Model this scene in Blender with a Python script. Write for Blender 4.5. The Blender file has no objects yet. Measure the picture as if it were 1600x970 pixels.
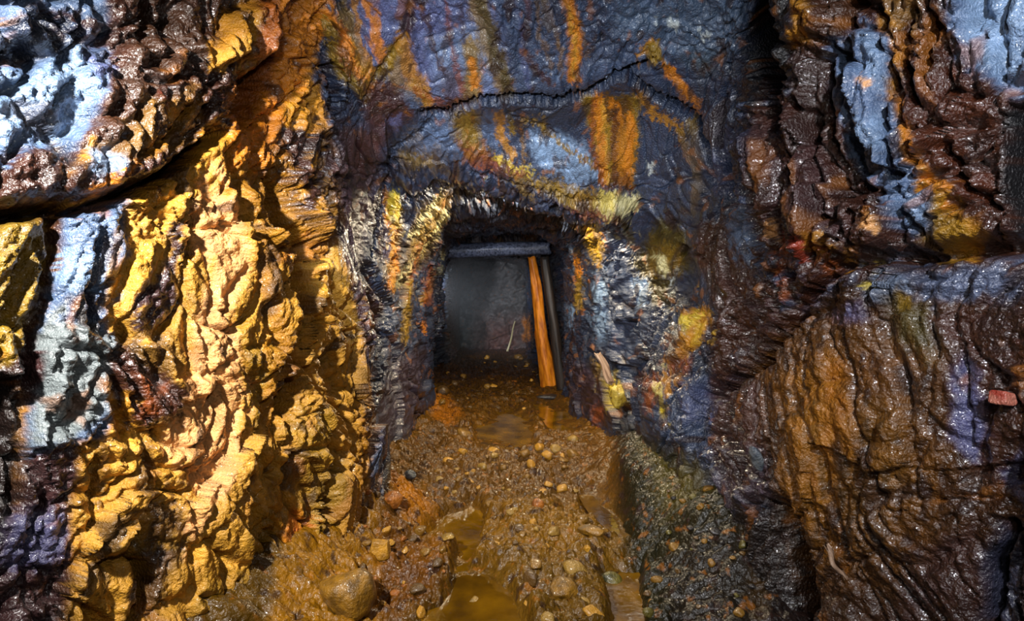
import bpy, math, random
import numpy as np
from mathutils import Vector, Matrix
C = bpy.context.scene.collection
sc = bpy.context.scene
# ------------------------------------------------------------------ camera, world, lights, exposure
F, CX, CY, HC = 800.0, 765.0, 470.0, 1.25           # focal length in pixels, vanishing point, eye height
cam_d = bpy.data.cameras.new('camera'); cam = bpy.data.objects.new('camera', cam_d); C.objects.link(cam)
cam_d.sensor_width = 36; cam_d.lens = 36*F/1600
cam_d.shift_x = (800-CX)/1600; cam_d.shift_y = -(485-CY)/1600
cam_d.clip_start = .02; cam_d.clip_end = 60
cam.location = (0, 0, HC); cam.rotation_euler = (math.radians(90), 0, 0)
sc.camera = cam
w = bpy.data.worlds.new('mine_dark'); sc.world = w; w.use_nodes = True
w.node_tree.nodes['Background'].inputs[0].default_value = (.30, .42, .75, 1)
w.node_tree.nodes['Background'].inputs[1].default_value = .10
vs = sc.view_settings; vs.view_transform = 'Standard'; vs.look = 'None'; vs.gamma = 1; vs.use_curve_mapping = False
vs.exposure = 0.0
def lamp(name, loc, power, radius, col=(1, 1, 1), kind='POINT', aim=None, size=60, blend=.6):
    d = bpy.data.lights.new(name, kind); d.energy = power; d.color = col; d.shadow_soft_size = radius
    o = bpy.data.objects.new(name, d); C.objects.link(o); o.location = loc
    if kind == 'SPOT':
        d.spot_size = math.radians(size); d.spot_blend = blend
    if aim:
        o.rotation_euler = (Vector(aim)-Vector(loc)).to_track_quat('-Z', 'Y').to_euler()
    return o
lamp('lamp_left_of_camera', (-1.05, .25, 2.05), 430, .05, (1, .96, .90), 'SPOT', (-.62, 2.5, 1.0), 88, .9)
lamp('lamp_right_of_camera', (.62, -.15, 2.15), 190, .05, (.93, .95, 1), 'SPOT', (1.30, 1.75, 1.35), 84, .8)
lamp('lamp_for_the_roof', (-.25, .2, 1.7), 230, .05, (.84, .90, 1), 'SPOT', (.1, 2.7, 2.35), 58, .9)
lamp('lamp_down_the_tunnel', (-.45, .6, 2.15), 400, .05, (.82, .90, 1), 'SPOT', (.15, 6, .9), 44, .9)
lamp('fill_by_the_camera', (.25, -.1, 1.7), 22, .06, (1, .95, .88))  # weak fill light added to lift the left wall
lamp('added_fill_behind_the_lip', (.45, 4.45, 2.2), 170, .04, (1, .86, .62))  # unseen lamp added to light the inner tunnel and give floor glints
lamp('added_fill_in_carved_niche', (-1.12, 8.2, 1.5), 330, .05, (.85, .9, 1), 'SPOT', (.5, 12.9, 1.2), 60, .8)  # unseen lamp added to brighten the far end
sc.cycles.use_denoising = True
sc.cycles.max_bounces = 5; sc.cycles.diffuse_bounces = 1; sc.cycles.glossy_bounces = 2
sc.cycles.sample_clamp_indirect = 3; sc.cycles.sample_clamp_direct = 0
# ------------------------------------------------------------------ noise in numpy
_r = np.random.RandomState(7)
PERM = np.concatenate([_r.permutation(256)]*3).astype(np.int32)
G3 = _r.normal(size=(256, 3)); G3 /= np.linalg.norm(G3, axis=1)[:, None]; G3 = G3.astype(np.float32)
RND = _r.rand(256, 4).astype(np.float32)
def perlin(p, seed=0):
    p = np.asarray(p, np.float32) + seed*17.13
    i = np.floor(p).astype(np.int32); f = p-i; i &= 255
    u = f*f*f*(f*(f*6-15)+10)
    out = 0
    for dx in (0, 1):
        a = PERM[(i[:, 0]+dx) & 255]; wx = u[:, 0] if dx else 1-u[:, 0]
        for dy in (0, 1):
            b = PERM[a+((i[:, 1]+dy) & 255)]; wy = u[:, 1] if dy else 1-u[:, 1]
            for dz in (0, 1):
                g = G3[PERM[b+((i[:, 2]+dz) & 255)]]
                wz = u[:, 2] if dz else 1-u[:, 2]
                out = out + wx*wy*wz*(g[:, 0]*(f[:, 0]-dx)+g[:, 1]*(f[:, 1]-dy)+g[:, 2]*(f[:, 2]-dz))
    return out*1.6
def fbm(p, o=4, seed=0, lac=2.1, gain=.5):
    s = 0; a = 1
    for k in range(o):
        s = s+a*perlin(p*lac**k, seed+k); a *= gain
    return s
def ridged(p, o=4, seed=0, gain=.5):
    s = 0; a = 1
    for k in range(o):
        s = s+a*(1-2*np.abs(perlin(p*2.1**k, seed+k))); a *= gain
    return s/2
def cells(p, seed=0):
    """random cell with its own tilt: broken-rock facets; returns facet height, distance to the nearest joint"""
    p = np.asarray(p, np.float32)+seed*5.7
    i = np.floor(p).astype(np.int32); f = p-i
    n = len(p); d1 = np.full(n, 9, np.float32); d2 = np.full(n, 9, np.float32)
    h = np.zeros(n, np.float32)
    for dx in (-1, 0, 1):
        for dy in (-1, 0, 1):
            for dz in (-1, 0, 1):
                k = PERM[PERM[PERM[(i[:, 0]+dx) & 255]+((i[:, 1]+dy) & 255)]+((i[:, 2]+dz) & 255)]
                r = RND[k]
                vx = dx+r[:, 0]-f[:, 0]; vy = dy+r[:, 1]-f[:, 1]; vz = dz+r[:, 2]-f[:, 2]
                d = vx*vx+vy*vy+vz*vz
                g = G3[k]
                hh = (g[:, 0]*vx+g[:, 1]*vy+g[:, 2]*vz)*.9+(r[:, 3]-.5)*1.1
                m = d < d1
                d2 = np.where(m, d1, np.minimum(d2, d)); h = np.where(m, hh, h); d1 = np.where(m, d, d1)
    return h, np.sqrt(d2)-np.sqrt(d1)
def sstep(x, a, b):
    t = np.clip((x-a)/(b-a), 0, 1); return t*t*(3-2*t)
# ------------------------------------------------------------------ where minerals, cracks and painted shade lie
# The stains, joints, painted shade and highlights are noted by the direction in which they are seen from the standpoint and then
# transferred once to the real rock surface (a colour and a height for every point of the rock).
X0, Y0, ST = -240, -240, 2
NX, NY = 1040, 725
gx, gy = np.meshgrid(X0+ST*np.arange(NX, dtype=np.float32), Y0+ST*np.arange(NY, dtype=np.float32))
def lin(c):
    c = np.array(c, np.float32)/255; return np.where(c < .04045, c/12.92, ((c+.055)/1.055)**2.4)
# name: (sRGB colour, wetness)
PAL = dict(
    ochre=((203, 146, 42), .18), ochre2=((176, 118, 14), .25), peach=((232, 168, 100), .14), orange=((212, 126, 16), .4),
    mustard=((138, 106, 14), .5), rust=((138, 66, 14), .6), deep=((70, 32, 13), .9), red=((178, 62, 30), .6),
    brown=((60, 33, 23), 1.0), dark=((30, 21, 18), .9), plum=((66, 42, 42), .9), black=((16, 15, 18), .6),
    blue=((84, 104, 136), .85), sky=((124, 150, 182), .9), violet=((92, 98, 142), .8), slate=((46, 58, 82), .65),
    navy=((34, 42, 60), .8), teal=((70, 88, 92), .6), grey=((112, 120, 122), .7), pale=((196, 204, 200), .6),
    cream=((206, 196, 140), .5), olive=((70, 60, 14), .4), mossy=((30, 27, 9), .35), lemon=((214, 186, 50), .4),
    tan=((132, 94, 30), .6), umber=((60, 36, 18), .85), floorbase=((80, 55, 5), .8), fog=((86, 84, 84), .2), rose=((110, 62, 52), .3))
col = np.zeros((NY, NX, 4), np.float32)
H = np.zeros((NY, NX), np.float32)          # metres, towards the open tunnel
SK = np.zeros((NY, NX), np.float32)         # fine upright ochre streaking
ST_V = np.ones((NY, NX), np.float32)        # how strong the general roughness is
def bbox(pts, m):
    p = np.array(pts, np.float32)
    x0 = int(max(0, (p[:, 0].min()-m-X0)//ST)); x1 = int(min(NX, (p[:, 0].max()+m-X0)//ST+2))
    y0 = int(max(0, (p[:, 1].min()-m-Y0)//ST)); y1 = int(min(NY, (p[:, 1].max()+m-Y0)//ST+2))
    return p, slice(y0, max(y1, y0)), slice(x0, max(x1, x0))
def seg_d(p, X, Y, closed, wid=None):
    best = np.full(X.shape, 1e9, np.float32); n = len(p)
    for k in range(n if closed else n-1):
        a, b = p[k], p[(k+1) % n]; ab = b-a; L = max(float(ab@ab), 1e-6)
        t = np.clip(((X-a[0])*ab[0]+(Y-a[1])*ab[1])/L, 0, 1)
        d = np.hypot(X-a[0]-t*ab[0], Y-a[1]-t*ab[1])
        if wid is not None:
            d = d/np.maximum(wid[k]+(wid[k+1]-wid[k])*t, .3)
        best = np.minimum(best, d)
    return best
def sdf(p, X, Y):
    d = seg_d(p, X, Y, True); ins = np.zeros(X.shape, bool); n = len(p)
    for k in range(n):
        a, b = p[k], p[(k+1) % n]
        if a[1] == b[1]: continue
        c = (a[1] > Y) != (b[1] > Y)
        ins ^= c & (X < (b[0]-a[0])*(Y-a[1])/(b[1]-a[1])+a[0])
    return np.where(ins, d, -d)
def pts_of(s):
    v = [float(t) for t in s.replace(',', ' ').split()]
    return list(zip(v[0::2], v[1::2]))
def paint(name, s, soft=8, a=1.0):
    pts = pts_of(s); p, sy, sx = bbox(pts, soft)
    A = sstep(sdf(p, gx[sy, sx], gy[sy, sx]), -soft, soft)[..., None]*a
    c, wet = PAL[name]; v = np.append(lin(c), wet).astype(np.float32)
    col[sy, sx] = col[sy, sx]*(1-A)+v*A
def streak(name, s, wd=5, a=1.0, w2=None):
    pts = pts_of(s); W = np.linspace(wd, wd if w2 is None else w2, len(pts))
    p, sy, sx = bbox(pts, 2.2*max(W))
    A = (1-sstep(seg_d(p, gx[sy, sx], gy[sy, sx], False, W), .6, 1.5))[..., None]*a
    c, wet = PAL[name]; v = np.append(lin(c), wet).astype(np.float32)
    col[sy, sx] = col[sy, sx]*(1-A)+v*A
def crack(depth, wd, s, w2=None):
    pts = pts_of(s); W = np.linspace(wd, wd if w2 is None else w2, len(pts))
    p, sy, sx = bbox(pts, 3*max(W))
    d = seg_d(p, gx[sy, sx], gy[sy, sx], False, W)
    H[sy, sx] -= depth*np.exp(-d**2)
def bulge(h, s, soft=14):
    pts = pts_of(s); p, sy, sx = bbox(pts, 1)
    d = sdf(p, gx[sy, sx], gy[sy, sx])
    H[sy, sx] += h*sstep(d, 0, soft)
def streaky(v, s, soft=30):
    pts = pts_of(s); p, sy, sx = bbox(pts, soft)
    SK[sy, sx] = np.maximum(SK[sy, sx], v*sstep(sdf(p, gx[sy, sx], gy[sy, sx]), -soft, soft))
def calm(v, s, soft=20):
    pts = pts_of(s); p, sy, sx = bbox(pts, soft)
    A = sstep(sdf(p, gx[sy, sx], gy[sy, sx]), -soft, soft)
    ST_V[sy, sx] = ST_V[sy, sx]*(1-A)+v*A
#@@FEATURES
# base colours
paint('slate', '-240 -240 1840 -240 1840 1210 -240 1210', 1)
# left mass
paint('ochre2', '-240 -240 500 -240 500 0 490 130 530 230 535 370 562 450 585 600 578 760 600 1210 -240 1210', 6)
paint('ochre', '190 330 300 260 350 190 350 250 420 330 470 400 450 500 455 640 440 760 400 860 390 970 100 970 130 880 110 800 140 690 230 680 170 640 180 500 150 480', 10)
paint('peach', '345 250 372 300 380 340 400 400 370 480 380 560 372 700 368 740 320 800 300 850 285 830 310 760 250 700 262 660 300 600 300 520 340 400 300 380 290 330', 8)  # peach paints highlights onto the ochre
paint('peach', '310 590 375 600 372 740 330 780 260 720 270 680', 6)
paint('ochre', '100 970 125 900 180 870 225 900 215 960 200 1210 80 1210', 6)
paint('ochre', '260 1210 250 960 290 870 330 850 390 900 385 1210', 8)
paint('ochre2', '400 330 470 400 452 520 460 620 440 700 400 640 372 560 420 520 400 420', 10)
paint('ochre', '440 430 490 370 530 400 560 470 575 600 560 700 545 800 500 960 420 1000 440 860 455 700 470 560', 10)
paint('mustard', '400 780 440 800 430 860 380 960 300 960 320 900 380 880', 16, .6)
paint('mustard', '380 500 410 560 400 700 385 640', 10, .7)
paint('mustard', '470 640 520 640 540 760 500 900 470 860', 14, .6)
paint('orange', '455 780 480 800 475 900 450 970 430 970 440 860', 6, .8)
paint('red', '452 790 466 800 470 850 455 870', 5, .5)
paint('rust', '440 400 480 360 520 390 500 410 470 420', 8, .6)
# blue-grey belt on the left
paint('blue', '90 340 200 300 200 400 165 440 190 350 160 480 175 520 185 560 160 620 170 680 120 700 60 720 30 700 40 600 55 520 90 420', 8)
paint('grey', '60 520 110 500 180 530 175 570 160 650 100 700 40 690', 12)
paint('sky', '110 400 170 410 160 440 120 470 90 460', 10, .7)
paint('brown', '60 330 95 340 90 420 55 520 30 620 0 700 -60 700 -60 330', 8)
paint('mustard', '-60 350 60 350 70 400 50 470 20 560 -60 600', 10)
paint('plum', '40 510 70 520 60 600 40 640 30 600', 6)
paint('dark', '-240 560 30 580 30 700 20 830 -60 1000 -240 1000', 12)  # shade of the recess at the left edge, painted dark
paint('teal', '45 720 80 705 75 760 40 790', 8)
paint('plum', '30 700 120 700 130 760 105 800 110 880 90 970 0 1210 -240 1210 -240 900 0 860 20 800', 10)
paint('violet', '20 800 105 800 105 870 40 900 0 880', 16, .6)
paint('plum', '0 890 110 900 110 970 0 970', 12, .8)
# dark brown patches in the ochre
paint('plum', '255 350 285 355 290 390 275 430 280 470 262 500 235 495 205 480 215 450 245 440 265 400', 6)
paint('brown', '165 565 200 520 260 530 270 600 330 600 300 630 230 685 190 660 170 620', 8)
paint('rust', '215 620 250 620 250 650 220 660', 10, .8)
paint('peach', '290 590 330 590 345 610 310 630', 6)
paint('tan', '200 500 260 510 290 570 250 590 210 560', 10, .7)
paint('brown', '225 790 285 785 290 830 260 840 225 820', 10, .8)
paint('olive', '170 840 230 830 280 850 240 880 190 860', 12, .8)
paint('plum', '240 850 290 850 260 900 240 970 200 970', 10, .8)
streak('brown', '160 700 165 740 150 790', 10, .6)
streak('brown', '235 700 228 770', 9, .7)
# upper left: brown wet mass, blue slab
paint('brown', '120 -240 500 -240 500 60 380 100 360 180 330 200 250 290 130 310 0 330 -240 340 -240 240 0 240', 8)
paint('umber', '210 0 330 0 320 100 250 160 230 240 160 250 150 150 200 100', 20, .7)
paint('blue', '-240 -240 150 -240 175 30 160 60 100 20 60 10 0 40', 10)
paint('navy', '0 40 50 10 110 40 130 70 80 100 0 95 -240 120 -240 30', 8)
paint('blue', '-240 110 80 95 120 60 170 80 175 110 140 190 90 220 0 260 -240 280', 8)
paint('sky', '-20 130 60 120 100 90 150 90 140 140 90 190 20 220 -20 210', 16, .7)
paint('violet', '130 75 180 95 175 120 140 120', 12, .8)
paint('brown', '-240 270 60 240 100 200 90 240 40 280 -20 300', 8)
paint('ochre2', '330 20 400 0 405 50 385 90 360 98 320 100 325 60 345 45', 8)
paint('ochre', '325 70 400 60 395 88 350 100 322 98', 6)
paint('orange', '400 -100 500 -100 498 60 480 120 490 160 455 200 420 260 380 275 355 260 365 200 365 120 400 90 420 40', 8)
paint('rust', '410 -50 455 -50 450 60 430 110 380 190 360 190 372 120 400 95', 12, .8)
paint('ochre2', '450 140 500 130 505 160 470 180 450 230 430 210', 8)
paint('tan', '225 150 310 140 320 190 270 240 180 260 130 250 140 230 200 220', 16, .6)
paint('ochre2', '250 160 310 170 310 190 260 195', 8, .8)
paint('ochre2', '225 235 255 210 260 230 220 260', 8, .8)
paint('ochre2', '110 240 145 225 140 250 110 260', 8, .8)
paint('sky', '140 240 190 235 195 260 140 270', 8, .8)
paint('red', '265 130 275 140 262 160 250 145', 6, .7)
streak('orange', '115 310 160 290 210 262', 6, .8)
paint('brown', '430 190 500 190 530 260 520 350 480 350 450 320 420 290 440 250', 8)
paint('dark', '455 200 490 200 500 250 470 250', 8, .7)
for s in ('435 260 450 290 455 315 440 320', '480 240 500 250 490 270', '510 270 528 290 515 360 500 330', '460 285 485 290 478 320 462 310'):
    paint('ochre2', s, 6)
paint('ochre2', '372 260 400 280 430 340 425 370 405 350 385 320 375 300', 6)
# tunnel, left wall
paint('slate', '500 -100 700 -100 700 420 690 700 600 720 580 600 560 450 530 370 530 230', 8)
paint('plum', '540 200 600 200 570 330 560 440 540 400 530 300', 14, .8)
paint('deep', '560 200 610 210 580 260 560 320 545 260', 14, .8)
paint('plum', '545 440 575 440 600 480 595 530 580 560 560 500', 6)
paint('slate', '590 500 640 440 670 470 665 560 640 640 600 690 585 600', 8)
paint('plum', '610 560 665 540 665 640 640 680 600 700 590 640', 14, .6)
paint('mustard', '640 215 700 230 690 260 640 262 620 250', 10, .7)
paint('mustard', '655 330 715 290 712 320 670 400 640 430 630 460 640 380', 12, .8)
paint('slate', '560 330 600 280 600 380 570 420', 8)
paint('mustard', '600 340 625 330 628 440 610 460 600 420', 8, .7)
for s in ('645 370 690 300', '655 400 700 330', '690 400 715 370', '630 440 650 400', '668 440 690 420'):
    streak('cream', s, 3, .7)
streak('violet', '602 350 606 400', 6, .7); streak('orange', '618 390 612 450', 5)
streak('orange', '604 300 606 350', 5)
paint('lemon', '606 300 622 298 628 320 624 350 608 350 603 330', 4)
paint('cream', '622 428 638 430 632 446 620 448', 4, .9)
streak('mustard', '640 440 635 500 630 530', 6)
streak('mustard', '660 470 672 450 680 430', 5)
streak('rust', '672 420 668 470', 6, .8); streak('orange', '660 500 664 520', 3)
paint('navy', '675 430 720 400 720 560 680 600 672 520', 8)
paint('mustard', '600 770 640 740 660 700 640 700 600 720', 10, .6)
# ceiling slab
paint('slate', '500 -240 1200 -240 1185 60 1130 130 1060 110 1000 100 900 150 760 150 700 190 600 200 530 200 500 100', 8)
paint('blue', '560 -60 760 -60 790 150 700 170 620 150 560 60', 14)
paint('violet', '640 0 680 0 690 60 670 130 650 150 620 60', 16, .8)
paint('violet', '540 0 600 0 600 100 560 90', 14, .7)
paint('slate', '500 100 545 110 560 160 540 200 505 150', 8)
paint('blue', '890 100 1010 95 900 130 820 150', 14, .6)
paint('teal', '960 0 1160 0 1160 80 1100 110 1020 60 950 60', 16, .6)
paint('grey', '1090 100 1160 110 1160 150 1100 170', 14, .4)
paint('violet', '600 -60 760 -60 800 140 700 165 620 140 560 60', 20, .7)
paint('sky', '660 60 760 40 770 130 690 150', 20, .5)
paint('blue', '760 -60 1180 -60 1160 80 1000 90 800 145', 20, .5)
for n, s, wd, a in (
    ('orange', '505 0 530 60 575 130', 13, .9), ('mustard', '500 20 530 100 570 150', 9, .9), ('orange', '565 0 585 30 598 100', 7, .9),
    ('mustard', '530 0 545 40 570 110', 7, .7), ('brown', '640 0 632 50 600 100', 9, .9), ('mustard', '625 60 600 110 575 130', 6, 1),
    ('ochre2', '628 60 640 110 672 158', 11, .9), ('mustard', '612 80 620 130 660 150', 12, .7), ('brown', '655 0 672 60 690 110', 4, .8),
    ('mustard', '745 0 760 60 790 140', 13, .75), ('olive', '750 0 775 80 795 145', 7, .7), ('mustard', '735 70 740 110 735 150', 13, .85), ('orange', '738 95 742 130', 7, .8),
    ('deep', '815 40 825 90 858 130', 5, .7), ('rust', '820 -40 828 20 812 60', 4, .6), ('mustard', '850 0 860 50', 7, .7), ('tan', '855 10 870 70', 4, .7),
    ('black', '868 -20 874 30', 8, .8), ('orange', '880 -40 892 20 896 70 898 120', 10, 1), ('ochre', '884 0 892 40 898 120', 5, .7),
    ('tan', '905 30 916 90', 2, .7), ('plum', '928 10 940 70', 3, .6), ('violet', '800 0 815 80 828 140', 4, .5),
    ('brown', '720 0 726 60', 4, .6), ('brown', '705 165 740 165', 12, .8), ('rust', '650 140 700 165', 6, .7)):
    streak(n, s, wd, a)
paint('pale', '1045 28 1062 28 1062 46 1046 48', 2, .9); paint('pale', '1020 20 1030 28 1024 32', 2, .8)
streak('pale', '1092 50 1112 56', 2.5, .8); streak('plum', '1128 75 1118 100 1130 110', 4, .7)
paint('deep', '575 125 620 130 650 180 620 200 580 200 565 160', 10, .8)
paint('violet', '605 185 630 178 625 200 608 200', 6, .8)
paint('blue', '622 135 660 155 650 175', 6, .7)
# lip below the ceiling slab
paint('slate', '760 150 930 145 1000 150 1090 180 1110 300 1060 340 960 340 900 330 800 280 740 265 700 210 680 180', 8)
paint('blue', '620 220 690 180 720 190 730 250 690 250 650 240', 10, .8)
paint('blue', '750 175 800 180 790 240 755 230', 12, .7)
paint('sky', '830 208 880 210 920 235 945 270 900 285 850 262 830 240', 10)
paint('mustard', '700 185 745 175 750 230 765 250 740 250 715 220', 10, .9)
paint('rust', '715 220 760 240 830 270 820 280 740 262', 6, .7)
streak('lemon', '770 248 800 262 832 270', 3, .7)
for n, s, wd, a in (('ochre2', '778 180 782 215 800 245', 7, .9), ('mustard', '795 180 802 205', 5, .9), ('mustard', '820 190 845 190 852 208', 6, .9),
    ('mustard', '850 205 890 235 930 260', 3.5, .9), ('tan', '815 190 820 260', 2.5, .7)):
    streak(n, s, wd, a)
paint('mustard', '912 150 1000 150 1000 180 992 290 968 290 935 285 925 220', 5)
paint('deep', '930 150 990 155 985 185 960 200 940 180', 8, .8)
streak('orange', '938 155 940 200 942 285', 7, .9); streak('orange', '985 185 982 285', 8, .9); streak('orange', '965 190 968 280', 9, .6)
streak('orange', '958 160 968 175', 5, .8)
paint('deep', '950 270 990 270 985 300 945 292', 6, .7)
paint('slate', '1000 170 1040 190 1045 290 1010 300 1000 250', 8)
paint('pale', '1010 255 1020 252 1022 268 1012 275', 3, .7)
paint('mustard', '800 275 870 282 930 300 940 335 900 325 840 300', 8, .9)
paint('tan', '890 300 945 310 940 335 905 325', 8, .7)
paint('cream', '940 305 998 305 996 325 965 348 935 340', 6, .9)
paint('lemon', '935 300 960 300 960 335 938 335', 5, .6)
paint('rust', '860 315 930 335 985 345 975 352 880 335', 4, .8)
streak('orange', '1045 105 1068 140 1092 170', 7, 1); streak('ochre2', '1000 90 1020 70 1032 80', 5, 1)
paint('mustard', '1012 78 1030 68 1045 100 1020 102', 5)
streak('ochre2', '1000 150 1018 175 1060 200 1075 250', 6, .9); streak('mustard', '1080 190 1090 240 1092 300', 8, .8)
streak('mustard', '1060 200 1085 260 1085 330', 5, .7)
# inner roof, header
paint('navy', '700 270 800 280 880 320 930 350 925 420 700 410 690 360 705 300', 8)
paint('slate', '740 265 860 300 880 330 800 320 720 290', 8, .8)
streak('mustard', '800 280 830 310', 6, .6)
streak('mustard', '868 395 862 360', 3, .5)
paint('mustard', '770 378 784 378 788 392 776 390', 4, .8); streak('ochre2', '812 372 838 374', 3, .9)
# inner right wall
paint('navy', '838 370 1000 350 1120 470 1110 620 1000 690 880 690 868 520', 8)
paint('slate', '960 350 1090 330 1110 440 1050 480 980 470 930 400', 10)
paint('mustard', '910 350 935 350 945 400 935 420 920 400', 5); streak('mustard', '900 395 905 440 902 480', 5, .9); streak('orange', '902 405 905 430', 4, 1)
streak('olive', '975 350 985 380', 6, .8)
paint('olive', '1030 340 1075 360 1080 420 1020 440 985 420 1000 390', 10)
paint('mustard', '1020 380 1060 385 1060 430 1010 430', 12, .7)
paint('cream', '1025 396 1040 400 1046 418 1038 432 1028 415', 3, 1)
paint('olive', '1010 430 1060 440 1050 480 1015 470', 6)
paint('sky', '985 435 1015 435 1012 470 1000 480', 5, .8); streak('pale', '1052 440 1046 465', 3, .7)
paint('sky', '930 430 948 440 950 520 935 540 930 490', 8, .7)
streak('sky', '893 380 896 400', 4, .7); streak('sky', '890 480 890 510', 6, .5)
paint('plum', '890 560 960 600 950 660 900 640', 14, .7)
paint('rust', '925 640 945 635 935 670 925 660', 5, .8)
paint('mustard', '922 560 940 570 955 600 960 620 940 600', 6, .9)
paint('lemon', '950 585 970 600 972 628 955 630', 5); paint('pale', '940 575 952 575 956 592 944 592', 3, .8)
paint('slate', '950 480 1060 490 1010 580 980 640 950 540', 10)
# yellow ledge and block below
paint('ochre2', '1060 485 1105 480 1115 505 1090 540 1060 565 1040 570 1035 560 1060 530', 5)
paint('lemon', '1060 495 1085 490 1090 505 1065 518', 4, .9); paint('lemon', '1085 510 1105 505 1095 530 1080 540', 5, .5)
paint('rust', '1040 560 1080 560 1075 580 1045 585', 8, .8)
paint('slate', '1005 600 1120 575 1140 700 1110 780 1050 760 980 680', 8)
paint('rust', '1000 590 1030 585 1025 620 1005 640', 6, .9); paint('ochre2', '1030 585 1048 585 1045 612 1036 618', 4, .9)
streak('lemon', '1022 598 1028 620 1034 645', 4, 1); streak('cream', '1020 595 1030 630', 2, .7); streak('ochre2', '1050 595 1064 588', 4, .8)
streak('rust', '1005 600 1012 640', 3, .8)
paint('violet', '1060 600 1110 600 1110 650 1070 650', 18, .4)
paint('mossy', '970 660 1060 700 1110 800 1100 860 1000 800', 14)
paint('olive', '1060 700 1110 740 1120 820 1060 800 1040 740', 14, .8)
# right: strip of blue between, brown mass, blue belt
paint('slate', '1100 120 1175 120 1165 220 1170 330 1200 430 1150 450 1110 380 1095 260', 8)
paint('violet', '1110 210 1150 200 1140 300 1115 300', 12, .6)
paint('blue', '1150 320 1185 330 1190 400 1170 430 1140 380', 8)
paint('brown', '1090 350 1130 340 1150 400 1200 440 1290 430 1280 460 1180 560 1110 620 1120 480 1080 400', 8)
paint('black', '1170 -240 1235 -240 1235 80 1225 150 1160 160 1175 60', 8)  # shade inside the slit, painted black
paint('brown', '1235 -240 1840 -240 1840 440 1440 430 1300 440 1200 420 1160 300 1150 220 1200 120 1235 150', 8)
paint('plum', '1160 230 1230 180 1280 200 1300 320 1340 400 1240 380 1200 330', 14, .8)
paint('ochre2', '1238 0 1262 0 1260 60 1270 75 1240 72', 6, .9)
paint('umber', '1260 0 1330 0 1330 60 1270 70', 12, .7)
paint('blue', '1290 80 1330 60 1350 20 1390 60 1395 150 1380 150 1400 170 1410 280 1450 330 1440 370 1390 360 1340 250 1310 180', 8)
paint('sky', '1340 40 1380 60 1390 140 1360 130', 12, .6); paint('sky', '1330 180 1380 180 1370 230 1340 230', 12, .6); paint('sky', '1400 290 1440 310 1430 350 1395 340', 10, .6)
paint('ochre2', '1375 10 1410 30 1412 100 1400 150 1415 190 1420 240 1480 310 1540 370 1520 400 1440 390 1460 340 1420 290 1405 220 1395 140 1405 90', 8, .85)
paint('orange', '1405 150 1420 180 1425 240 1470 290 1500 330 1450 310 1415 250', 8, .8)
paint('deep', '1420 100 1500 110 1560 200 1560 330 1500 310 1430 220', 10, .8)
paint('tan', '1370 0 1440 -60 1430 40 1400 30', 8, .6)
paint('blue', '1490 -240 1840 -240 1840 160 1600 160 1570 150 1540 130 1500 100 1480 40', 10)
paint('sky', '1510 0 1600 -20 1590 120 1540 110 1500 60', 16, .8)
paint('black', '1575 170 1840 150 1840 400 1590 380 1560 300', 10)  # recess at the right edge with its shade painted black
paint('mustard', '1440 330 1500 340 1530 380 1480 400 1435 385', 12, .7)
for s, n in (('1225 380 1262 385 1260 408 1235 405', 'red'), ('1195 340 1212 340 1215 368 1200 362', 'peach'), ('1340 345 1368 345 1362 368 1345 362', 'peach'),
             ('1250 365 1300 375 1290 395 1255 385', 'ochre2'), ('1200 395 1225 400 1220 430 1200 420', 'rust'), ('1315 395 1335 395 1332 412 1316 410', 'ochre2'),
             ('1290 400 1310 415 1280 425 1270 410', 'rust'), ('1350 115 1368 112 1372 128 1350 126', 'peach')):
    paint(n, s, 5, .9)
# right lower slab
paint('umber', '1300 450 1440 410 1840 400 1840 1210 1200 1210 1215 900 1190 700 1110 700 1120 620 1200 545', 8)
paint('plum', '1150 480 1200 470 1210 520 1180 530', 8); paint('brown', '1110 500 1170 480 1170 540 1110 620', 12)
paint('violet', '1290 480 1340 470 1350 500 1300 510', 12, .6); paint('sky', '1330 430 1400 430 1420 460 1360 470', 12, .5)
paint('blue', '1400 430 1600 410 1600 470 1450 470', 14, .6); paint('lemon', '1340 430 1370 428 1362 444 1342 442', 4, .9)
paint('olive', '1380 470 1450 480 1450 570 1400 540', 16, .8); paint('mustard', '1388 462 1418 470 1418 490 1398 490', 8, .8)
paint('brown', '1450 490 1600 480 1600 760 1560 800 1500 700', 16, .9)
paint('violet', '1480 560 1510 560 1540 680 1520 720 1485 680', 10, .7); paint('violet', '1560 740 1600 700 1600 800', 10, .7)
paint('ochre2', '1240 600 1290 560 1310 640 1300 760 1270 840 1240 760', 30, .4)
paint('orange', '1280 560 1310 560 1330 700 1300 700', 20, .5)
paint('tan', '1300 640 1400 640 1420 760 1350 860 1300 780', 26, .25)
paint('brown', '1320 540 1400 560 1410 640 1340 620', 20, .6)
paint('slate', '1530 860 1600 820 1600 970 1530 970', 14, .7)
paint('dark', '1190 800 1260 820 1260 970 1200 960', 14, .8)  # start of the shaded gap beside the slab, painted dark
paint('plum', '1110 600 1190 600 1190 690 1200 780 1130 800 1110 700', 14, .7)
paint('plum', '1420 860 1530 830 1530 970 1400 970', 20, .5)
paint('dark', '1120 800 1260 800 1270 1210 1120 1210', 14)  # blackness of the gap left of the slab painted as colour
# far end, with grey haze painted into the rock colour
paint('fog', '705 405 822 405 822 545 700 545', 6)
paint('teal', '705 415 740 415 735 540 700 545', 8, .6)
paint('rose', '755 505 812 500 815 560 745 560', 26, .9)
paint('orange', '818 495 828 495 830 530 820 535', 3, .9)
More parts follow.
